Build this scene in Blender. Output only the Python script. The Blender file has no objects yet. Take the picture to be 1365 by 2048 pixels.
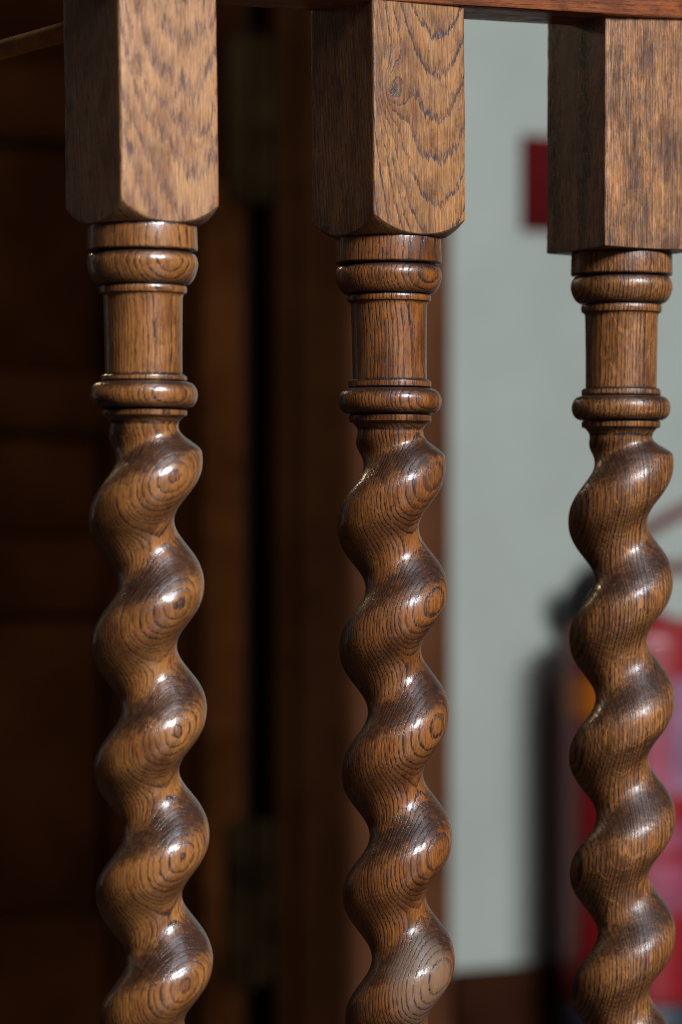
import bpy, math, random
from mathutils import Vector, noise as mnoise
random.seed(4)
S = bpy.context.scene
COL = S.collection
R = math.radians

# ------------------------------------------------------------------ camera
F = 6800.0          # focal length in photograph pixels
HOR = 1070.0        # eye level line
CX = 682.5
CAMZ = 0.72
cam_d = bpy.data.cameras.new("camera")
cam = bpy.data.objects.new("camera", cam_d)
COL.objects.link(cam)
cam.location = (0, 0, CAMZ)
cam.rotation_euler = (R(90), 0, 0)
cam_d.sensor_fit = 'VERTICAL'
cam_d.sensor_height = 36.0
cam_d.sensor_width = 24.0
cam_d.lens = F / 2048 * 36
cam_d.shift_y = (HOR - 1024) / 2048
cam_d.clip_start = 0.05
cam_d.clip_end = 50
cam_d.dof.use_dof = True
cam_d.dof.focus_distance = 1.797
cam_d.dof.aperture_fstop = 5.3
S.camera = cam

# ------------------------------------------------------------------ light
w = bpy.data.worlds.new("World")
S.world = w
w.use_nodes = True
bg = w.node_tree.nodes['Background']
bg.inputs[0].default_value = (1.0, 0.92, 0.82, 1)
bg.inputs[1].default_value = 0.008

def area(name, loc, target, sx, sy, power, col):
    l = bpy.data.lights.new(name, 'AREA')
    l.shape = 'RECTANGLE'; l.size = sx; l.size_y = sy
    l.energy = power; l.color = col
    o = bpy.data.objects.new(name, l)
    COL.objects.link(o)
    o.location = loc
    o.rotation_euler = (Vector(target) - Vector(loc)).to_track_quat('-Z', 'Y').to_euler()
    return o

SUBJ = Vector((0.03, 1.81, 0.72))
def direction(az, el, dist):
    a, e = R(az), R(el)
    return SUBJ + Vector((math.cos(e)*math.sin(a), -math.cos(e)*math.cos(a), math.sin(e))) * dist
area("window_light", direction(38, 28, 9.0), SUBJ, 3.7, 2.4, 1330, (0.88, 0.93, 1.0))
area("overhead_fill_light", direction(38, 60, 5.0), SUBJ, 2.6, 1.4, 42, (0.86, 0.90, 1.0))  # added soft fill standing in for the ambient light from above
area("warm_lamp", direction(-147, 26, 1.5), SUBJ, 0.05, 0.09, 0.9, (1.0, 0.72, 0.42))
area("left_rim_light", direction(-124, 8, 1.85), SUBJ, 0.35, 1.0, 0.24, (1.0, 0.92, 0.84))  # added to give pale rims on the left edges; source unseen
S.view_settings.view_transform = 'Standard'
S.view_settings.look = 'None'
S.view_settings.exposure = 0.0
S.view_settings.gamma = 1.0
S.cycles.filter_width = 1.05

def at(px, py, d):
    return Vector(((px - CX) * d / F, d, CAMZ + (HOR - py) * d / F))

# ------------------------------------------------------------------ node helper
class NB:
    def __init__(s, name):
        s.m = bpy.data.materials.new(name); s.m.use_nodes = True
        s.t = s.m.node_tree; s.n = s.t.nodes
        s.bsdf = s.n['Principled BSDF']
    def put(s, sock, v):
        if isinstance(v, bpy.types.NodeSocket): s.t.links.new(v, sock)
        elif v is not None:
            if isinstance(v, (tuple, list)) and len(v) == 3 and sock.type == 'RGBA': v = (*v, 1)
            sock.default_value = v
    def math(s, op, a, b=None, c=None, clamp=False):
        n = s.n.new('ShaderNodeMath'); n.operation = op; n.use_clamp = clamp
        for i, v in enumerate((a, b, c)):
            if v is not None: s.put(n.inputs[i], v)
        return n.outputs[0]
    def add(s, a, b): return s.math('ADD', a, b)
    def sub(s, a, b): return s.math('SUBTRACT', a, b)
    def mul(s, a, b): return s.math('MULTIPLY', a, b)
    def vmath(s, op, a, b=None):
        n = s.n.new('ShaderNodeVectorMath'); n.operation = op
        s.put(n.inputs[0], a)
        if b is not None: s.put(n.inputs[1], b)
        return n.outputs['Value'] if op in ('LENGTH', 'DOT_PRODUCT', 'DISTANCE') else n.outputs[0]
    def noise(s, vec, scale=1.0, detail=2.0, rough=0.5, dist=0.0):
        n = s.n.new('ShaderNodeTexNoise'); n.noise_dimensions = '3D'
        s.put(n.inputs['Vector'], vec); n.inputs['Scale'].default_value = scale
        n.inputs['Detail'].default_value = detail; n.inputs['Roughness'].default_value = rough
        n.inputs['Distortion'].default_value = dist
        return n.outputs[0]
    def smooth(s, x, lo, hi, a=0.0, b=1.0):
        n = s.n.new('ShaderNodeMapRange'); n.interpolation_type = 'SMOOTHSTEP'
        s.put(n.inputs[0], x)
        s.put(n.inputs[1], lo); s.put(n.inputs[2], hi); s.put(n.inputs[3], a); s.put(n.inputs[4], b)
        return n.outputs[0]
    def mix(s, f, a, b, blend='MIX'):
        n = s.n.new('ShaderNodeMix'); n.data_type = 'RGBA'; n.blend_type = blend
        s.put(n.inputs[0], f); s.put(n.inputs[6], a); s.put(n.inputs[7], b)
        return n.outputs[2]
    def comb(s, x, y, z):
        n = s.n.new('ShaderNodeCombineXYZ')
        for i, v in enumerate((x, y, z)): s.put(n.inputs[i], v)
        return n.outputs[0]
    def sep(s, v):
        n = s.n.new('ShaderNodeSeparateXYZ'); s.put(n.inputs[0], v)
        return n.outputs
    def objmm(s):
        n = s.n.new('ShaderNodeTexCoord')
        return s.vmath('MULTIPLY', n.outputs['Object'], (1000.0, 1000.0, 1000.0))
    def bump(s, h, dist, strength=1.0, normal=None):
        n = s.n.new('ShaderNodeBump'); n.inputs['Strength'].default_value = strength
        n.inputs['Distance'].default_value = dist
        s.put(n.inputs['Height'], h)
        if normal is not None: s.put(n.inputs['Normal'], normal)
        return n.outputs[0]

def simple(name, col, rough=0.5, metal=0.0, spec=0.5, coat=0.0, var=0.15, bump=0.0, scale=0.02):
    b = NB(name)
    P = b.objmm()
    n = b.noise(P, scale, 4, 0.6)
    k = b.smooth(n, 0.3, 0.7, 1 - var, 1 + var)
    b.put(b.bsdf.inputs['Base Color'], b.mix(1.0, (*col, 1), b.comb(k, k, k), 'MULTIPLY'))
    b.bsdf.inputs['Roughness'].default_value = rough
    b.bsdf.inputs['Metallic'].default_value = metal
    b.bsdf.inputs['Specular IOR Level'].default_value = spec
    b.bsdf.inputs['Coat Weight'].default_value = coat
    if bump: b.put(b.bsdf.inputs['Normal'], b.bump(b.noise(P, 0.6, 3), bump))
    return b.m

def wood(name, light, dark, pore, angle=40.0, period=2.0, tilt=0.05, curv=0.0, s0=0.0, warp=3.0, seed=0.0,
         axis='z', line_w=0.3, line_s=0.9, fine=0.6, light_line=0.0, endgrain=0.95, spots=(), knot=None,
         patch=None, gloss=0.125, coat=0.9, arcs=None, streak=0.28, blotch=0.0, jag=0.3, zwarp=48, grime=(), pore_lo=0.555):
    """Solid oak: growth layers are planes (slightly curved and wavy) cut by whatever shape they fill."""
    b = NB(name)
    P = b.objmm()
    if axis == 'x':
        q = b.sep(P); P = b.comb(q[1], q[2], q[0])
    Ps = b.vmath('ADD', P, (seed * 137.0, seed * 71.0, seed * 53.0))
    x, y, z = b.sep(P)
    a = R(angle)
    nrm = (math.sin(a), -math.cos(a)); tan = (math.cos(a), math.sin(a))
    u = b.add(b.mul(x, nrm[0]), b.mul(y, nrm[1]))
    s = b.add(b.mul(x, tan[0]), b.mul(y, tan[1]))
    st = lambda sx, sz: b.vmath('MULTIPLY', Ps, (1.0/sx, 1.0/sx, 1.0/sz))
    w1 = b.sub(b.noise(st(34, zwarp), 1.0, 1.0, 0.4), 0.5)
    w2 = b.sub(b.noise(st(9, 26), 1.0, 2.0, 0.5), 0.5)
    w3 = b.sub(b.noise(st(1.6, 7), 1.0, 2.0, 0.6), 0.5)
    u = b.add(u, b.mul(z, tilt))
    if curv:
        ds = b.sub(s, s0)
        u = b.sub(u, b.mul(b.mul(ds, ds), curv))
    u = b.add(u, b.mul(w1, warp)); u = b.add(u, b.mul(w2, warp * 0.22)); u = b.add(u, b.mul(w3, 0.75)); u = b.add(u, b.mul(b.sub(b.noise(st(1.7, 24), 1.0, 3.0, 0.65), 0.5), jag))
    kmask = None
    if knot:
        kx, ky, kz, kr = knot
        d = b.vmath('MULTIPLY', b.vmath('SUBTRACT', P, (kx, ky, kz)), (1.0, 1.0, 0.62))
        dl = b.vmath('LENGTH', d)
        wob = b.mul(b.sub(b.noise(st(4, 6), 1.0, 2.0), 0.5), 2.4)
        dl = b.add(dl, wob)
        g = b.math('EXPONENT', b.mul(b.math('POWER', b.math('DIVIDE', dl, kr * 1.9), 2.0), -1.0))
        u = b.add(u, b.mul(g, 7.5))
        kmask = b.smooth(dl, kr * 0.35, kr * 0.95, 0.9, 0.0)
    t = b.math('DIVIDE', u, period)
    t = b.add(t, b.mul(b.sub(b.noise(b.comb(b.mul(t, 0.31), seed, 0.0), 1.0, 1.0), 0.5), 2.2))
    f = b.math('FRACT', t)
    # early wood: sharp inner edge, open vessels, fading into late wood
    early = b.mul(b.smooth(f, 0.0, 0.04), b.smooth(f, line_w * 0.45, line_w, 1.0, 0.0))
    v1 = b.noise(st(0.8, 5.0), 1.0, 2.0, 0.55)
    vess = b.smooth(v1, 0.41, 0.49)
    wide = b.smooth(b.noise(st(14, 30), 1.0, 1.0), 0.34, 0.60, 0.5, 1.0)
    pores = b.mul(b.mul(early, vess), b.mul(wide, line_s))
    late = b.mul(b.smooth(b.noise(st(0.62, 5.5), 1.0, 2.0, 0.6), pore_lo, pore_lo + 0.09), b.mul(fine, b.smooth(f, 0.2, 0.9, 0.9, 0.35)))
    # ground colour
    mottle = b.noise(st(16, 34), 1.0, 3.0, 0.6)
    fib = b.noise(st(0.8, 26), 1.0, 3.0, 0.65)
    k = b.smooth(b.add(b.mul(mottle, 0.62), b.add(b.mul(fib, 0.33), b.mul(f, 0.10))), 0.38, 0.63)
    col = b.mix(k, (*dark, 1), (*light, 1))
    strk = b.noise(st(0.55, 15), 1.0, 3.0, 0.7)
    sk = b.smooth(strk, 0.32, 0.68, 1 - streak, 1 + streak)
    col = b.mix(1.0, col, b.comb(sk, sk, sk), 'MULTIPLY')
    if light_line:
        ll = b.mul(b.mul(b.smooth(f, 0.80, 0.90), b.smooth(f, 0.93, 0.99, 1.0, 0.0)), light_line)
        col = b.mix(ll, col, (light[0]*1.5, light[1]*1.45, light[2]*1.35, 1))
    if arcs:   # medullary ray figure: pale thin bands perpendicular to the growth layers
        r = b.add(b.add(s, b.mul(w1, 14.0)), b.mul(w2, 3.0))
        fr = b.math('FRACT', b.math('DIVIDE', r, arcs))
        al = b.mul(b.mul(b.smooth(fr, 0.30, 0.40), b.smooth(fr, 0.42, 0.56, 1.0, 0.0)), b.smooth(b.noise(st(5, 12), 1.0, 2.0), 0.38, 0.55, 0.0, 0.8))
        col = b.mix(al, col, (light[0]*1.45, light[1]*1.5, light[2]*1.6, 1))
    if blotch:
        bl = b.mul(b.mul(b.smooth(f, 0.0, 0.15), b.smooth(f, 0.25, 0.6, 1.0, 0.0)), b.smooth(b.noise(st(2.4, 11), 1.0, 3.0, 0.6), 0.46, 0.60, 0.0, blotch))
        col = b.mix(bl, col, (dark[0]*0.42, dark[1]*0.42, dark[2]*0.6, 1))
    col = b.mix(late, col, (dark[0]*0.45, dark[1]*0.42, dark[2]*0.45, 1))
    col = b.mix(pores, col, (*pore, 1))
    # end grain drinks the stain
    if endgrain:
        ge = b.n.new('ShaderNodeNewGeometry')
        vt = b.n.new('ShaderNodeVectorTransform'); vt.vector_type = 'NORMAL'
        vt.convert_from = 'WORLD'; vt.convert_to = 'OBJECT'
        b.put(vt.inputs[0], ge.outputs['Normal'])
        nz = b.sep(vt.outputs[0])[2]
        jit = b.add(nz, b.mul(b.sub(b.noise(st(4.5, 3.8), 1.0, 5.0, 0.72), 0.5), 0.95))
        up = b.smooth(jit, 0.14, 0.66, 0.0, endgrain)
        dn = b.smooth(jit, -0.75, -0.25, endgrain * 0.45, 0.0)
        e = b.math('MAXIMUM', up, dn)
        col = b.mix(e, col, b.mix(0.22, b.mix(1.0, col, (0.16, 0.13, 0.12, 1), 'MULTIPLY'), (0.022, 0.010, 0.007, 1)))
    for gz, gw in grime:      # wax and dust packed into the turned grooves
        dz = b.math('ABSOLUTE', b.sub(z, gz))
        gm = b.mul(b.smooth(dz, gw*0.3, gw, 1.0, 0.0), b.smooth(b.noise(st(3.5, 3.5), 1.0, 4.0, 0.7), 0.32, 0.56, 0.15, 0.95))
        col = b.mix(gm, col, (0.014, 0.008, 0.006, 1))
    # handled-dirt clouds
    cl = b.smooth(b.noise(st(11, 13), 1.0, 4.0, 0.65), 0.53, 0.74, 0.0, 0.62)
    col = b.mix(cl, col, (dark[0]*0.5, dark[1]*0.42, dark[2]*0.4, 1))
    if patch:
        (px, py, pz, pr, pc) = patch
        d = b.vmath('MULTIPLY', b.vmath('SUBTRACT', P, (px, py, pz)), (1.0, 1.0, 0.82))
        dl = b.add(b.vmath('LENGTH', d), b.mul(b.sub(b.noise(st(7, 9), 1.0, 3.0), 0.5), 7.0))
        pm = b.smooth(dl, pr * 0.55, pr * 1.02, 0.6, 0.0)
        pm = b.mul(pm, b.sub(1.0, b.math('MULTIPLY', pores, 0.95)))
        col = b.mix(pm, col, (*pc, 1))
    dent = None
    for (sx, sy, sz, rx, rz, st_) in spots:
        d = b.vmath('MULTIPLY', b.vmath('SUBTRACT', P, (sx, sy, sz)), (1.0/rx, 1.0/rx, 1.0/rz))
        dl = b.add(b.vmath('LENGTH', d), b.mul(b.sub(b.noise(st(1.5, 2.5), 1.0, 3.0), 0.5), 1.1))
        m_ = b.smooth(dl, 0.55, 1.1, st_, 0.0)
        col = b.mix(m_, col, (0.010, 0.005, 0.005, 1))
        dent = m_ if dent is None else b.math('MAXIMUM', dent, m_)
    if kmask is not None:
        kc = b.mix(b.smooth(b.noise(st(1.2, 1.6), 1.0, 3.0, 0.7), 0.40, 0.60), (0.022, 0.012, 0.009, 1), (0.21, 0.115, 0.065, 1))
        col = b.mix(kmask, col, kc)
    b.put(b.bsdf.inputs['Base Color'], col)
    rr = b.smooth(b.noise(st(6, 14), 1.0, 4.0, 0.7), 0.3, 0.7, 0.36, 0.52)
    b.put(b.bsdf.inputs['Roughness'], b.add(rr, b.mul(pores, 0.25)))
    b.bsdf.inputs['Specular IOR Level'].default_value = 0.35
    b.bsdf.inputs['Coat Weight'].default_value = coat
    b.put(b.bsdf.inputs['Coat Roughness'], b.smooth(b.noise(st(2.5, 6), 1.0, 4.0, 0.7), 0.3, 0.75, gloss * 0.45, gloss * 2.4))
    b.bsdf.inputs['Coat IOR'].default_value = 1.55
    h = b.sub(1.0, b.add(pores, b.mul(late, 0.45)))
    if kmask is not None: h = b.sub(h, b.mul(kmask, b.smooth(b.noise(st(1.2, 1.6), 1.0, 3.0, 0.7), 0.45, 0.6, 3.0, 0.0)))
    if dent is not None: h = b.sub(h, b.mul(dent, 2.0))
    n1 = b.bump(h, 0.00016, 0.8)
    n2 = b.bump(b.noise(st(2.6, 5.5), 1.0, 3.0, 0.6), 0.00022, 0.55, n1)
    b.put(b.bsdf.inputs['Normal'], n2)
    b.put(b.bsdf.inputs['Coat Normal'], b.bump(b.noise(st(2.6, 5.5), 1.0, 3.0, 0.6), 0.00022, 0.42,
                                               b.bump(h, 0.00016, 0.45)))
    return b.m

# ------------------------------------------------------------------ mesh helpers
def mesh_obj(name, verts, faces, mat, parent=None, sharp=35, loc=None):
    me = bpy.data.meshes.new(name)
    me.from_pydata([tuple(v) for v in verts], [], faces)
    me.validate(); me.update()
    me.polygons.foreach_set('use_smooth', [True] * len(me.polygons))
    me.set_sharp_from_angle(angle=R(sharp))
    me.materials.append(mat)
    o = bpy.data.objects.new(name, me); COL.objects.link(o)
    if parent is not None: o.parent = parent
    if loc is not None: o.location = loc
    return o

def grid_faces(nr, nc, base=0, closed=True, flip=False):
    fs = []
    for i in range(nr - 1):
        for j in range(nc if closed else nc - 1):
            a = base + i*nc + j; b_ = base + i*nc + (j+1) % nc
            c = base + (i+1)*nc + (j+1) % nc; d = base + (i+1)*nc + j
            fs.append((a, b_, c, d) if flip else (a, d, c, b_))
    return fs

def lathe(prof, seg=128, off=None):
    """prof: (radius, z) from top to bottom"""
    V = []
    for r, z in prof:
        ox, oy = off(z) if off else (0, 0)
        for j in range(seg):
            a = 2*math.pi*j/seg
            V.append((ox + r*math.cos(a), oy + r*math.sin(a), z))
    return V, grid_faces(len(prof), seg)

def box_geo(x0, x1, y0, y1, z0, z1, bev=0.0):
    """box with small chamfers on every edge"""
    b_ = min(bev, (x1-x0)/3, (y1-y0)/3, (z1-z0)/3)
    if b_ <= 0:
        V = [(x, y, z) for z in (z0, z1) for y in (y0, y1) for x in (x0, x1)]
        return V, [(0,2,3,1), (4,5,7,6), (0,1,5,4), (2,6,7,3), (0,4,6,2), (1,3,7,5)]
    def ring(ins, z):
        X0, X1, Y0, Y1 = x0+ins, x1-ins, y0+ins, y1-ins
        c = b_*0.999 if ins == 0 else b_*0.4
        return [(X0+c, Y0, z), (X1-c, Y0, z), (X1, Y0+c, z), (X1, Y1-c, z), (X1-c, Y1, z), (X0+c, Y1, z), (X0, Y1-c, z), (X0, Y0+c, z)]
    V = ring(b_, z1) + ring(0, z1-b_) + ring(0, z0+b_) + ring(b_, z0)
    Fc = grid_faces(4, 8)
    Fc.append(tuple(range(7, -1, -1))[::-1]); Fc.append(tuple(range(24, 32))[::-1])
    return V, Fc

def box(name, x0, x1, y0, y1, z0, z1, mat, parent=None, bev=0.0):
    V, Fc = box_geo(x0, x1, y0, y1, z0, z1, bev)
    return mesh_obj(name, V, Fc, mat, parent, sharp=50)

def tube_geo(pts, rad, seg=16, rfun=None):
    V = []; n = len(pts)
    up = Vector((0, 0.2, 1)).normalized()
    for i, p in enumerate(pts):
        p = Vector(p)
        t = (Vector(pts[min(i+1, n-1)]) - Vector(pts[max(i-1, 0)])).normalized()
        s = t.cross(up)
        if s.length < 1e-3: s = t.cross(Vector((1, 0, 0)))
        s.normalize(); q = s.cross(t)
        r = rfun(i) if rfun else rad
        for j in range(seg):
            a = 2*math.pi*j/seg
            V.append(p + s*math.cos(a)*r + q*math.sin(a)*r)
    Fc = grid_faces(n, seg)
    Fc.append(tuple(range(seg))); Fc.append(tuple(range((n-1)*seg, n*seg))[::-1])
    return V, Fc

def tag(o, label=None, cat=None, group=None, kind=None):
    if label: o['label'] = label
    if cat: o['category'] = cat
    if group: o['group'] = group
    if kind: o['kind'] = kind
    return o

def empty(name, loc=(0, 0, 0), rz=0.0, parent=None):
    o = bpy.data.objects.new(name, None); COL.objects.link(o)
    o.location = loc; o.rotation_euler = (0, 0, rz); o.empty_display_size = 0.05
    if parent: o.parent = parent
    return o

# ------------------------------------------------------------------ the room behind
PHI = R(31.3)                                # the wall and the top rail run the same way
W0 = at(893, HOR, 4.0); W0.z = 0.0
WD = Vector((math.cos(PHI), math.sin(PHI), 0)); WN = Vector((math.sin(PHI), -math.cos(PHI), 0))

m_wall = simple('sage_wall_paint', (0.280, 0.298, 0.256), 0.8, var=0.07, bump=0.0004, scale=0.004)
m_floor = simple('dark_floor', (0.035, 0.018, 0.010), 0.4, scale=0.01)
m_door = simple('door_shaded_oak', (0.0105, 0.0031, 0.0008), 1.0, spec=0.0, var=0.35, scale=0.006)  # shade on the door leaf put into a near-black base colour
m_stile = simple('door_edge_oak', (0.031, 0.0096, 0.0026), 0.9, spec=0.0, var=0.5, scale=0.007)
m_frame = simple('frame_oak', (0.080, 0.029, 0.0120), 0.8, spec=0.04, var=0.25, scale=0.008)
m_jamb = simple('jamb_shaded_oak', (0.017, 0.0058, 0.0020), 0.8, spec=0.0, var=0.25, scale=0.008)  # shading of the recessed jamb and stop put into a darker oak
m_hinge = simple('dull_hinge_metal', (0.0085, 0.0050, 0.0020), 0.9, spec=0.0, metal=0.0, var=0.7, scale=0.012)
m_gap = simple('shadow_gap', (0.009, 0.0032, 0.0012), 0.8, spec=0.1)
m_skirt = simple('skirting_oak', (0.024, 0.008, 0.004), 0.9, spec=0.0, var=0.3, scale=0.01)

def wall_local(name, x0, x1, y0, y1, z0, z1, mat, parent=None, bev=0.0):
    o = box(name, x0, x1, y0, y1, z0, z1, mat, parent, bev)
    if parent is None:
        o.location = W0; o.rotation_euler = (0, 0, PHI)
    return o
tag(wall_local('floor', -6, 6, -6, 3, -0.05, 0.0, m_floor), kind='structure')
tag(wall_local('wall', 0.0, 3.2, 0.0, 0.12, 0.001, 2.7, m_wall), kind='structure')
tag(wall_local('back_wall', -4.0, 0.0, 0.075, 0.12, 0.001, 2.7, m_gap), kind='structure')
sk = wall_local('skirting_board', 0.003, 3.1, -0.022, -0.002, 0.002, 0.208, m_skirt, bev=0.004)
tag(sk, kind='structure')

df = empty('door_frame', W0, PHI)
tag(df, 'brown wooden door surround running up beside the grey green wall', 'door frame')
# architrave: stepped section swept upwards
prof = [(-0.003, 0.07), (-0.003, -0.014), (-0.008, -0.020), (-0.030, -0.022), (-0.038, -0.030), (-0.055, -0.036), (-0.078, -0.036),
        (-0.092, -0.030), (-0.098, -0.022), (-0.128, -0.020), (-0.135, -0.012), (-0.135, 0.07)]
V = [(x, y, z) for z in (2.3, 0.002) for x, y in prof]
n = len(prof)
Fc = grid_faces(2, n)
Fc += [tuple(range(n)), tuple(range(n, 2*n))[::-1]]
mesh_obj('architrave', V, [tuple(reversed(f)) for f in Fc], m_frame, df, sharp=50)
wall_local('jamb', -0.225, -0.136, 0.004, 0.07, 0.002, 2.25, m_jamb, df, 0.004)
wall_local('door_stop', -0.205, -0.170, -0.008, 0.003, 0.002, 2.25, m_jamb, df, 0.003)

dr = empty('panelled_door', W0, PHI)
tag(dr, 'panelled wooden door coloured very dark for its shade, behind the left baluster with its lighter brown edge showing', 'door')
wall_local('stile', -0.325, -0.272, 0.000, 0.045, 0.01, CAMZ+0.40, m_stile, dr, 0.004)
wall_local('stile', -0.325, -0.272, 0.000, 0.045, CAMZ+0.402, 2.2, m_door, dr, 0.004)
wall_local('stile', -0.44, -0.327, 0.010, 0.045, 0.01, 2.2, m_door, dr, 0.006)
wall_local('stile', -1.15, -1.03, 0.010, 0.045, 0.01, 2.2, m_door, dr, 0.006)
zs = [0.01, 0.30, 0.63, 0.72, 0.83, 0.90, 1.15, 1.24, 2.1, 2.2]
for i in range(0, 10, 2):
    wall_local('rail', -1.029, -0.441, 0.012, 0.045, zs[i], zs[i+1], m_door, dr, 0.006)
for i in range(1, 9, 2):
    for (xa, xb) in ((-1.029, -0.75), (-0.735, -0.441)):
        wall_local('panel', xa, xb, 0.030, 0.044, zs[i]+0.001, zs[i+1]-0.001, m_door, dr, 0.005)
# hinges seen on the dark gap
for (ya, yb) in ((80, 405), (1640, 1960)):
    za = CAMZ + (HOR - ya) * 3.87 / F; zb = CAMZ + (HOR - yb) * 3.87 / F
    h = box('hinge', -0.300, -0.236, -0.012, 0.0, zb, za, m_hinge, dr, 0.003)
    kv, kf = tube_geo([(-0.268, -0.017, zb-0.004), (-0.268, -0.017, (za+zb)/2), (-0.268, -0.017, za+0.004)], 0.006, 12)
    mesh_obj('hinge_pin', kv, kf, m_hinge, h)

# ---- red sign on the wall
def wall_t(px, off):
    """distance along the wall seen at pixel column px, for a plane off metres in front of it"""
    base = W0 + WN * off
    k = (px - CX) / F
    return (k * base.y - base.x) / (WD.x - k * WD.y)
def wall_z(px, py, off):
    t = wall_t(px, off); p = W0 + WN*off + WD*t
    return CAMZ + (HOR - py) * p.y / F
m_red = simple('sign_red', (0.062, 0.0045, 0.0050), 0.9, spec=0.0, var=0.05)
ta = wall_t(1045, 0.004); tb = ta + 0.15
sg = wall_local('wall_sign', ta, tb, -0.006, -0.002, wall_z(1090, 462, 0.004), wall_z(1090, 272, 0.004), m_red, bev=0.001)
tag(sg, 'plain dark red sign on the grey green wall, half hidden behind the right baluster', 'sign')

# ---- fire extinguisher
m_ext = simple('extinguisher_red', (0.21, 0.0008, 0.003), 0.45, coat=0.15, var=0.05)
m_black = simple('black_rubber', (0.008, 0.009, 0.010), 0.5, var=0.2)
m_base = simple('black_plastic_window_tint', (0.013, 0.020, 0.032), 0.5, var=0.1)  # black plastic with the window's bluish reflection put into its colour
m_pink = simple('label_print_pink', (0.24, 0.035, 0.065), 0.5, var=0.25, scale=0.03)
m_white = simple('label_print_pale', (0.20, 0.095, 0.15), 0.5, var=0.2, scale=0.03)
m_orange = simple('label_orange', (0.50, 0.13, 0.004), 0.5, var=0.05)
m_steel = simple('brown_red_lever', (0.11, 0.022, 0.018), 0.4, var=0.1)
ER = 0.088
ec_off = ER + 0.03
# centre such that the left limb is seen at column 1124
dc = 4.0
for _ in range(5):
    pxc = 1124 + ER / dc * F
    t = wall_t(pxc, ec_off); pc = W0 + WN*ec_off + WD*t; dc = pc.y
ez = lambda py: CAMZ + (HOR - py) * dc / F
ex = empty('fire_extinguisher', (pc.x, pc.y, ez(2070)))
tag(ex, 'red fire extinguisher with orange and pale label hanging on the wall behind the right baluster', 'fire extinguisher')
zl = lambda py: ez(py) - ez(2070)
zt, zb = zl(1232), zl(1990)
pr = [(0.014, zt+0.012), (0.030, zt+0.008)]
for i in range(9):
    a = i/8*math.pi/2
    pr.append((0.036 + (ER-0.036)*math.sin(a), zt - 0.030*(1-math.cos(a))))
pr += [(ER, zt-0.08), (ER, (zt+zb)/2), (ER, zb+0.02), (ER-0.003, zb), (0.02, zb-0.004)]
V, Fc = lathe(pr, 64); mesh_obj('cylinder_body', V, Fc, m_ext, ex)
V, Fc = lathe([(0.02, zb-0.005), (ER+0.001, zb-0.004), (ER+0.003, zb-0.012), (ER+0.003, 0.004), (ER-0.002, 0.0), (0.05, 0.0)], 64)
mesh_obj('foot_ring', V, Fc, m_base, ex)
def wrap(name, a0, a1, py0, py1, mat, extra=0.0009):
    """curved label patch; angles in degrees from facing the camera, positive to the right"""
    V = []; nc = 14
    for py in (py0, py1):
        for r_ in (ER+extra,):
            for j in range(nc):
                a = R(a0 + (a1-a0)*j/(nc-1))
                V.append((r_*math.sin(a), -r_*math.cos(a), zl(py)))
    Vi = []
    for py in (py0, py1):
        for j in range(nc):
            a = R(a0 + (a1-a0)*j/(nc-1))
            Vi.append(((ER-0.0005)*math.sin(a), -(ER-0.0005)*math.cos(a), zl(py)))
    Vall = V + Vi
    f = [tuple(reversed(q)) for q in grid_faces(2, nc, 0, False)] + grid_faces(2, nc, 2*nc, False)
    for k in (0, nc):
        for j in range(nc-1): f.append((k+j, k+j+1, 2*nc+k+j+1, 2*nc+k+j))
    f.append((0, nc, 3*nc, 2*nc)); f.append((nc-1, 2*nc-1, 4*nc-1, 3*nc-1))
    return mesh_obj(name, Vall, f, mat, ex)
wrap('label_band', -80, 12, 1352, 1430, m_orange)
wrap('label_panel', 22, 75, 1352, 1580, m_white)
wrap('label_panel', -52, 20, 1440, 1492, m_pink)
wrap('label_panel', 1, 20, 1500, 1585, m_pink)
wrap('label_panel', -50, -6, 1700, 1790, m_pink)
wrap('label_panel', 0, 62, 1715, 1812, m_pink)
wrap('label_text', 8, 40, 1636, 1690, m_pink)
# valve, levers, hose
V, Fc = lathe([(0.004, zt+0.062), (0.015, zt+0.060), (0.017, zt+0.030), (0.024, zt+0.026), (0.024, zt+0.014), (0.016, zt+0.010)], 32)
mesh_obj('valve', V, Fc, m_black, ex)
d_ = dc
def eloc(px, py, dy=0.0):
    return Vector(((px-CX)*(d_+dy)/F - pc.x, dy, zl(py)))
V, Fc = tube_geo([eloc(1270, 1076), eloc(1300, 1058), eloc(1340, 1034), eloc(1420, 994)], 0.0085, 14)
mesh_obj('lever', V, Fc, m_steel, ex)
V, Fc = tube_geo([eloc(1275, 1140), eloc(1340, 1136), eloc(1430, 1130)], 0.0085, 14)
mesh_obj('carry_handle', V, Fc, m_steel, ex)
hp = []
ctrl = [(1270, 1160), (1225, 1152), (1185, 1162), (1158, 1200), (1150, 1255), (1155, 1320), (1175, 1420), (1180, 1600), (1180, 1750), (1180, 1880), (1180, 1930)]
for i in range(len(ctrl)-1):
    p0 = ctrl[max(i-1, 0)]; p1 = ctrl[i]; p2 = ctrl[i+1]; p3 = ctrl[min(i+2, len(ctrl)-1)]
    for k in range(6):
        s_ = k/6
        q = [0.5*(2*p1[a] + (p2[a]-p0[a])*s_ + (2*p0[a]-5*p1[a]+4*p2[a]-p3[a])*s_**2 + (3*p1[a]-p0[a]-3*p2[a]+p3[a])*s_**3) for a in (0, 1)]
        hp.append(eloc(q[0], q[1], min(0.09, max(0.0, (q[1]-1130)/1500*0.9))))
V, Fc = tube_geo(hp, 0.018, 16)
mesh_obj('hose', V, Fc, m_black, ex)
wb = box('wall_bracket', -0.02, 0.02, 0, 0.034, zl(1300)-0.03, zl(1300)+0.02, m_black, ex)
wb.location = (0.0, 0, 0); wb.rotation_euler = (0, 0, PHI); 
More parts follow.
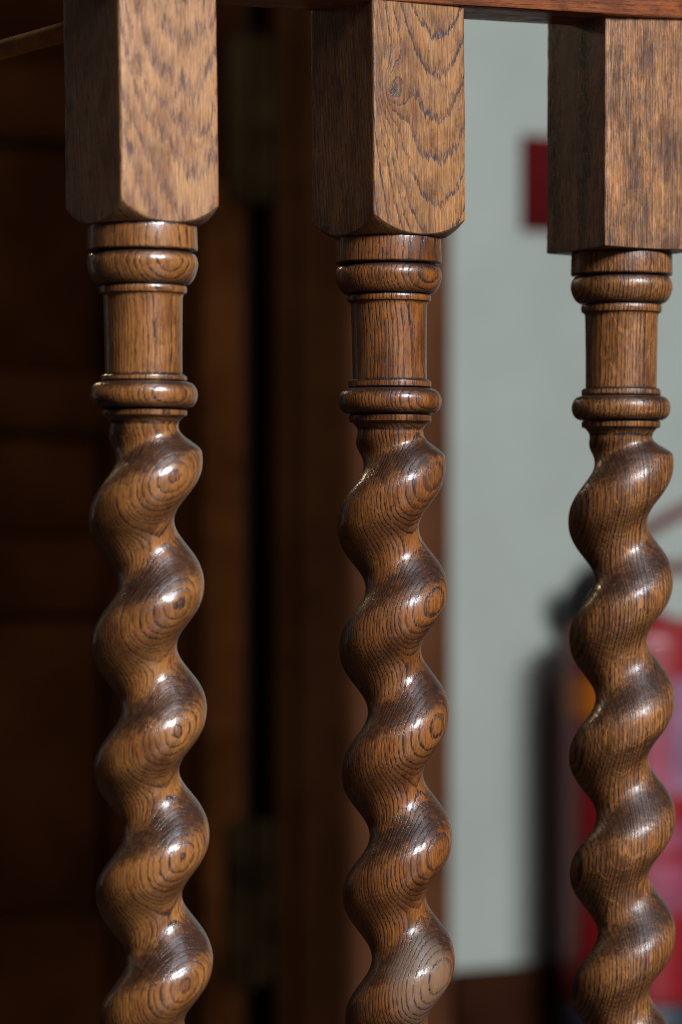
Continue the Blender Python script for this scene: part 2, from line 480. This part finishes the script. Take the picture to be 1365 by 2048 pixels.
wb.location = Vector((-math.sin(PHI), math.cos(PHI), 0)) * (ER - 0.006)

# ------------------------------------------------------------------ the balustrade
bal = empty('balustrade', (at(776, HOR, 1.805).x, 1.805, 0.0))
tag(bal, 'oak balustrade of barley twist balusters hanging from a red brown top rail in the foreground', 'balustrade')
BO = bal.location.copy()

# section of the twist given by its support function (mm)
def section(n):
    out = []
    for j in range(n):
        p = 2*math.pi*j/n
        b_ = 0.9
        h = 21.75 + b_ + 7.3*math.cos(p) - b_*math.cos(2*p)
        hd = -7.3*math.sin(p) + 2*b_*math.sin(2*p)
        out.append((h*math.cos(p) - hd*math.sin(p), h*math.sin(p) + hd*math.cos(p)))
    return out
SEC = section(112)

def interp(tab, y):
    if y <= tab[0][0]: a, b_ = tab[0], tab[1]
    elif y >= tab[-1][0]: a, b_ = tab[-2], tab[-1]
    else:
        for a, b_ in zip(tab, tab[1:]):
            if a[0] <= y <= b_[0]: break
    return a[1] + (b_[1]-a[1])*(y-a[0])/(b_[0]-a[0])
def smooth_interp(tab, y):
    # small box filter over the piecewise line so that the bow has no kink
    return sum(interp(tab, y + k*40) for k in (-3, -2, -1, 0, 1, 2, 3)) / 7

def baluster(spec):
    d = spec['d']; mm = d / F           # metres per photo pixel at this distance
    cx0 = interp(spec['centre'], 500)
    X0 = (cx0 - CX) * mm
    zz = lambda py: CAMZ + (HOR - py) * mm
    z0 = zz(spec['ys']['collar'][0])    # origin: top of the collar
    org = Vector((X0, d, z0)) - BO
    Z = lambda py: zz(py) - z0
    PY = lambda z: HOR - (z + z0 - CAMZ) / mm
    off = lambda z: ((smooth_interp(spec['centre'], PY(z)) - cx0) * mm, 0.0)
    ys = spec['ys']; rs = dict(collar=28.2, bead1=28.3, fil1=22.4, shaft=19.7, fil2=22.0, bead2=27.4, fil3=21.9, neck=17.4)
    rs.update(spec.get('rs', {}))
    k = 0.001
    matT, matB = spec['mat_turned'], spec['mat_block']
    # --- twisted shaft: the main mesh of the baluster
    V = []; nseg = len(SEC)
    fy = ys['fil3']
    prof = [(12.0, Z(fy[0])), (rs['fil3']-0.7, Z(fy[0])-0.0001), (rs['fil3'], Z(fy[0])-0.0007), (rs['fil3'], Z(fy[1]-3)), (rs['fil3']-0.5, Z(fy[1]-0.5)), (rs['fil3']-1.6, Z(fy[1]))]
    rows = []
    for r_, z in prof: rows.append(('c', r_, z))
    ny = spec['neck_y']; y = fy[1]
    steps = 12
    for i in range(1, steps+1):
        t_ = i/steps
        # quarter cove from fillet to neck
        r_ = rs['neck'] + (rs['fil3']-1.6-rs['neck']) * (1 - math.sin(t_*math.pi/2))**1.15
        rows.append(('c', r_, Z(fy[1] + (ny-fy[1])*t_)))
    yb = 2300; nst = 470
    for i in range(1, nst+1):
        yy = ny + (yb-ny)*i/nst
        rows.append(('t', yy, Z(yy)))
    rng = random.Random(spec['seed'])
    for kind, a, z in rows:
        ox, oy = off(z)
        yy = PY(z)
        ph = (yy - spec['phase_y']) / spec['pitch'] * 2*math.pi   # 0 when the ridge points right
        wgt = 0.0
        if kind == 't':
            q = min(1, max(0, (yy - ny) / (spec['full_y'] - ny)))
            wgt = q*q*(3-2*q)
        ph += 0.10*mnoise.noise(Vector((spec['seed']*5.1, 0, z*11)))*min(1, max(0, (yy-ny-60)/200))
        swell = 1 + 0.022*mnoise.noise(Vector((spec['seed']*9.7, 3, z*17)))
        for j, (sx, sy) in enumerate(SEC):
            # ridge angle: right -> front (towards camera, -y) -> left as z goes down
            ca, sa = math.cos(-ph), math.sin(-ph)
            X = sx*ca - sy*sa; Y = sx*sa + sy*ca
            aa = math.atan2(Y, X)
            base = a if kind == 'c' else rs['neck']
            bx, by = base*math.cos(aa), base*math.sin(aa)
            if wgt > 0:
                X = bx*(1-wgt) + X*wgt; Y = by*(1-wgt) + Y*wgt
                # hand cut: slight unevenness
                nn = mnoise.noise(Vector((math.cos(aa)*1.3+spec['seed']*7, math.sin(aa)*1.3, z*28)))
                n2 = mnoise.noise(Vector((math.cos(aa)*3.5, math.sin(aa)*3.5+spec['seed']*3, z*110)))
                g_ = swell + 0.02*nn*wgt + 0.004*n2; X *= g_; Y *= g_
            else:
                X, Y = bx, by
            V.append((ox + X*k, oy + Y*k, z))
    Fc = grid_faces(len(rows), nseg)
    Fc.append(tuple(range((len(rows)-1)*nseg, len(rows)*nseg))[::-1])
    B = mesh_obj('baluster', V, Fc, matT, bal, sharp=48, loc=org)
    B['label'] = spec['label']

    def part(name, prof, mat=matT, sharp=48):
        V, Fc = lathe([(r*k, z) for r, z in prof], 144, off)
        return mesh_obj(name, V, Fc, mat, B, sharp=sharp)
    # collar
    c0, c1 = Z(ys['collar'][0]), Z(ys['collar'][1])
    R_ = rs['collar']
    part('collar', [(12, c0+0.0006), (R_-0.6, c0+0.0006), (R_-0.25, c0-0.001), (R_, c1+0.0014), (R_-0.1, c1+0.0005), (R_-0.7, c1), (12, c1-0.0001)])
    # upper bead (ovolo): rounded shoulder, long undercut
    b0, bm, b1 = (Z(v) for v in ys['bead1'])
    R_ = rs['bead1']; pr_ = [(12, b0), (R_-5.0, b0)]
    pr_.append((R_-4.2, b0-0.0001))
    for i in range(1, 13):
        a = i/12*math.pi/2
        pr_.append((R_-3.6 + 3.6*math.sin(a), b0 + (bm-b0)*(1-math.cos(a))))
    for i in range(1, 19):
        a = i/18
        pr_.append((rs['fil1']-0.4 + (R_-rs['fil1']+0.4)*(math.cos(a*math.pi/2))**0.95, bm + (b1-bm)*math.sin(a*math.pi/2)**1.35))
    pr_.append((12, b1-0.0001))
    part('bead', pr_)
    # neck column with its fillets
    f0, f1 = (Z(v) for v in ys['fil1']); g0, g1 = (Z(v) for v in ys['fil2']); cv = Z(ys['cove'])
    rf = rs['fil1']; rg = rs['fil2']; rsf = rs['shaft']
    pr_ = [(12, f0), (rf-0.5, f0), (rf, f0-0.0007), (rf, f1+0.0012), (rf-0.3, f1+0.0003), (rf-1.0, f1)]
    for i in range(1, 11):
        a = i/10*math.pi/2
        pr_.append((rsf+0.5 + (rf-1.4-rsf)*(1-math.sin(a)), f1 + (cv-f1)*(1-math.cos(a))*0.9 + (cv-f1)*0.1*i/10))
    for i in range(1, 9): pr_.append((rsf + 0.5*(1-i/8)**2, cv + (g0-cv)*i/8 + (0.0001 if i == 8 else 0)))
    pr_ += [(rg-2.0+0.9, g0), (rg-0.9, g0-0.0002), (rg-0.6, g0-0.0006), (rg-0.1, g0-0.0008), (rg, g0-0.0013), (rg, g1+0.0003), (rg-0.3, g1), (12, g1)]
    part('neck', pr_, sharp=40)
    # lower bead (torus)
    b0, bm, b1 = (Z(v) for v in ys['bead2'])
    R_ = rs['bead2']; pr_ = [(12, b0)]
    rr = (b0-b1)/2/k
    for i in range(0, 29):
        a = math.pi*i/28
        s_ = math.sin(a)
        pr_.append((R_ - 6.6 + 6.6*(max(s_, 0)**0.8), (b0+b1)/2 + (b0-b1)/2*math.cos(a)))
    pr_.append((12, b1))
    part('bead', pr_)
    # square block with lathe-turned shoulders
    wB = spec['w']/2; ang = R(spec['phi']); cr = spec.get('edge', 1.3)
    per = []
    ns = 20
    for q in range(4):
        a0 = q*math.pi/2
        for i in range(ns):
            v = -(wB-cr) + 2*(wB-cr)*i/ns
            x_, y_ = v, -wB
            per.append((x_*math.cos(a0)-y_*math.sin(a0), x_*math.sin(a0)+y_*math.cos(a0)))
        for i in range(4):
            a = -math.pi/2 + math.pi/2*i/4
            x_, y_ = (wB-cr) + cr*math.cos(a), -(wB-cr) + cr*math.sin(a)
            per.append((x_*math.cos(a0)-y_*math.sin(a0), x_*math.sin(a0)+y_*math.cos(a0)))
    zbot = Z(spec['block_bot']); ztop = Z(spec['block_top']); hs = spec['shoulder']
    def sh(r): return hs*k*max(0.0, (r-28.4)/(wB*1.38-28.4))**1.4 if hs > 0 else 0
    rows = 64; V = []
    for i in range(rows):
        t_ = i/(rows-1)
        for (x_, y_) in per:
            r_ = math.hypot(x_, y_)
            low = zbot + sh(r_) + 0.0004
            z = ztop + (low-ztop)*t_
            # worn arris: corners lose a little here and there
            cn = max(0, (r_/wB - 1.25))/0.14
            nn = mnoise.noise(Vector((x_*0.02+spec['seed']*3, y_*0.02, z*90))) + 0.6*mnoise.noise(Vector((x_*0.03, y_*0.03+spec['seed'], z*260)))
            wear = 1 - cn*0.011*max(0, nn)
            surf = 1 + 0.0025*mnoise.noise(Vector((x_*0.05, y_*0.05, z*22+spec['seed'])))
            X = x_*wear*surf; Y = y_*wear*surf
            ox, oy = off(z)
            V.append((ox + (X*math.cos(ang)-Y*math.sin(ang))*k, (X*math.sin(ang)+Y*math.cos(ang))*k, z))
    for q, dz in ((0.985, 0.0), (0.93, 0), (0.86, 0), (0.78, 0), (0.70, 0), (0.4, 0)):
        for (x_, y_) in per:
            r_ = math.hypot(x_, y_)*q
            z = zbot + sh(r_)
            ox, oy = off(z)
            V.append((ox + (x_*q*math.cos(ang)-y_*q*math.sin(ang))*k, (x_*q*math.sin(ang)+y_*q*math.cos(ang))*k, z))
    nrows = rows + 6
    Fc = grid_faces(nrows, len(per))
    Fc.append(tuple(range(len(per)))); Fc.append(tuple(range((nrows-1)*len(per), nrows*len(per)))[::-1])
    bl = mesh_obj('square_block', V, Fc, matB, B, sharp=34)
    return B, Z

PORE = (0.016, 0.008, 0.009)
# helpers to place marks: point on the surface of a baluster in its own mm coordinates
def mark(spec_d, cxpx, z0py, px, py, depth):
    mm = spec_d/F*1000
    return ((px-cxpx)*mm*(1-depth/1000/spec_d), -depth, (z0py-py)*mm)

def GR(d, ys): return [((ys[0]-y)*d/F*1000, 1.3) for y in ys]
# --- left
dL, dM, dR = 1.731, 1.805, 1.889
L_T = wood('oak_left_turned', (0.35, 0.134, 0.031), (0.160, 0.050, 0.010), PORE, fine=0.8, angle=34, period=1.75, tilt=0.012, warp=3.5, pore_lo=0.53, line_s=1.0, seed=1.3, grime=GR(dL, (454, 503.5, 571, 750, 763, 818, 846)), line_w=0.30,
           spots=[(*mark(dL, 285, 454, 215, 815, 17), 9, 6, 0.93), (*mark(dL, 285, 454, 232, 858, 14), 7, 8, 0.85), (*mark(dL, 285, 454, 300, 1640, 24), 1.0, 1.6, 0.7)])
L_B = wood('oak_left_block', (0.42, 0.205, 0.085), (0.23, 0.095, 0.036), (0.10, 0.055, 0.055), angle=36, period=2.2, tilt=0.10, curv=0.004, s0=6, warp=3.5, seed=2.1,
           line_w=0.5, line_s=0.35, fine=0.5, endgrain=0.5, blotch=0.9, jag=3.4, zwarp=110, streak=0.30,
           spots=[(*mark(dL, 285, 454, 352, 296, 27), 2.6, 0.45, 0.75)], gloss=0.28, coat=0.4)
M_T = wood('oak_middle_turned', (0.275, 0.092, 0.019), (0.105, 0.030, 0.006), PORE, fine=0.9, angle=50, period=1.9, tilt=0.012, warp=3.1, pore_lo=0.52, line_s=1.0, seed=4.7, grime=GR(dM, (478, 529, 589, 761, 776, 828, 858)), line_w=0.36,
           spots=[(*mark(dM, 776, 478, 790, 1812, 24), 1.7, 1.9, 0.85), (*mark(dM, 776, 478, 783, 2022, 24), 1.9, 2.0, 0.9), (*mark(dM, 776, 478, 740, 478, 27), 1.0, 1.0, 0.8), (*mark(dM, 776, 478, 762, 1805, 24), 1.3, 1.3, 0.55)],
           patch=(*mark(dM, 776, 478, 850, 1955, 24), 24, (0.215, 0.140, 0.090)), coat=0.5)
M_B = wood('oak_middle_block', (0.34, 0.152, 0.050), (0.140, 0.050, 0.015), (0.045, 0.022, 0.025), angle=36, period=2.5, tilt=0.115, curv=0.0075, s0=9, warp=4.2, seed=5.5,
           line_w=0.24, line_s=1.0, fine=0.95, endgrain=0.5, jag=1.1, zwarp=100, streak=0.42, knot=(*mark(dM, 776, 478, 784, 195, 33), 4.2),
           spots=[(*mark(dM, 776, 478, 648, 100, 5), 1.4, 4.0, 0.9), (*mark(dM, 776, 478, 640, 462, 5), 6, 5, 0.8)], gloss=0.26, coat=0.45)
R_T = wood('oak_right_turned', (0.33, 0.124, 0.030), (0.13, 0.043, 0.009), PORE, angle=-76, period=1.9, tilt=0.01, warp=2.2, pore_lo=0.50, line_s=1.0, seed=8.2, grime=GR(dR, (508, 552, 608, 778, 791, 841, 870)), line_w=0.5, fine=1.0, arcs=2.6,
           spots=[(*mark(dR, 1244, 510, 1226, 1334, 20), 1.6, 3.2, 1.0), (*mark(dR, 1244, 510, 1178, 1745, 24), 5.5, 0.5, 0.95)], gloss=0.2, coat=0.5)
R_B = wood('oak_right_block', (0.33, 0.140, 0.046), (0.085, 0.029, 0.010), PORE, angle=-60, period=1.1, tilt=0.004, warp=1.2, seed=9.4, line_w=0.4, line_s=0.9, fine=1.0, endgrain=0.5, streak=0.7,
           spots=[(*mark(dR, 1244, 510, 1111, 126, 6), 1.2, 2.0, 0.8)], gloss=0.26, coat=0.4)

specs = [
 dict(d=dL, seed=1, centre=[(0, 279), (250, 282.5), (475, 285), (919, 289.5), (1400, 299), (1910, 310), (2300, 318)],
      ys=dict(collar=(454, 503.5), bead1=(505.5, 528, 571), fil1=(572, 588), cove=598, fil2=(750, 762), bead2=(763, 791, 817), fil3=(819, 833)),
      neck_y=851, full_y=903, phase_y=919, pitch=250.0, w=57.5, phi=34, block_bot=452, block_top=-35, shoulder=9.0, edge=1.6,
      mat_turned=L_T, mat_block=L_B, label='pale golden baluster with the lightest, blotchy square block, leftmost of the three'),
 dict(d=dM, seed=2, centre=[(0, 774), (250, 777), (500, 777), (930, 782), (1400, 789.5), (1912, 798.5), (2300, 806)],
      ys=dict(collar=(478, 529), bead1=(531, 553, 589), fil1=(590, 604), cove=615, fil2=(760, 775), bead2=(777, 804, 828), fil3=(829, 845)),
      neck_y=864, full_y=912, phase_y=930, pitch=246.5, w=59, phi=34, block_bot=477, block_top=-10, shoulder=8.5, edge=1.2,
      mat_turned=M_T, mat_block=M_B, label='middle baluster of reddish brown oak with a knot in its block and a grey faded patch low on the twist'),
 dict(d=dR, seed=3, centre=[(0, 1246), (525, 1244), (980, 1241.8), (1570, 1245), (1900, 1247), (2300, 1250)],
      ys=dict(collar=(508, 552), bead1=(553.6, 576, 608), fil1=(610, 626), cove=635, fil2=(777.5, 791), bead2=(792, 816, 841), fil3=(842, 856)),
      neck_y=874, full_y=910, phase_y=923, pitch=235.3, w=61, phi=28, block_bot=506, block_top=38, shoulder=0.6, edge=0.9,
      mat_turned=R_T, mat_block=R_B, label='rightmost baluster with straight fine grain, square cut block and fire extinguisher behind'),
]
for sp in specs: baluster(sp)

# ---- top rail
m_rail = wood('rail_mahogany', (0.27, 0.072, 0.018), (0.135, 0.034, 0.010), (0.02, 0.006, 0.004), angle=10, period=2.6, tilt=0.01, warp=2.0, seed=12.1, axis='x',
              line_w=0.5, line_s=0.35, fine=0.95, endgrain=0, gloss=0.3, coat=0.25)
zr = CAMZ + (HOR - 14) * 1.8013 / F
# local frame: x along the rail, y back, z up; origin where the front lower edge is seen at column 980
k_ = (980 - CX)/F; ro = Vector((k_*1.8013, 1.8013, zr))
nx = 150; V = []; secn = []
wR, hR = 0.047, 0.062
rngx = [(-0.62 + 1.1*i/(nx-1)) for i in range(nx)]
sect = [(0.0, hR), (0.0, 0.0018), (0.0006, 0.0005), (0.0020, 0.0), (wR-0.002, 0.0), (wR-0.0005, 0.0006), (wR, 0.002), (wR, hR)]
sect = [(0.0, hR), (0.0, hR*0.5), (0.0, 0.0016), (0.0005, 0.0005), (0.0018, 0.0), (0.012, 0.0), (0.03, 0), (wR-0.002, 0.0), (wR-0.0005, 0.0006), (wR, 0.002), (wR, hR)]
for x_ in rngx:
    nn = mnoise.noise(Vector((x_*30, 0, 3)))*0.0004 + mnoise.noise(Vector((x_*140, 1, 3)))*0.00022
    for (yy, zz_) in sect:
        e = 1.0 if zz_ < 0.002 and yy < 0.003 else 0.3
        V.append((x_, yy + nn*e, zz_ + nn*e*0.8))
Fc = grid_faces(nx, len(sect))
Fc.append(tuple(range(len(sect)))); Fc.append(tuple(range((nx-1)*len(sect), nx*len(sect)))[::-1])
Fc = [tuple(reversed(f)) for f in Fc]
rl = mesh_obj('top_rail', V, Fc, m_rail, bal, sharp=40)
rl.location = ro - BO
rl.rotation_euler = (0, -R(1.75), PHI)
# ---- thin cross rod running back from the left block
ld = Vector((-math.sin(PHI), math.cos(PHI), 0))
pA = at(133, 63, 1.762); pA0 = pA - ld*0.02; pB = pA + ld*0.45
V, Fc = tube_geo([pA0 - BO, pA - BO, (pA+pB)/2 - BO, pB - BO], 0.0052, 18)
m_rod = simple('rod_oak', (0.42, 0.17, 0.045), 0.7, spec=0.2, var=0.3, scale=0.05)
mesh_obj('cross_rod', V, Fc, m_rod, bal)
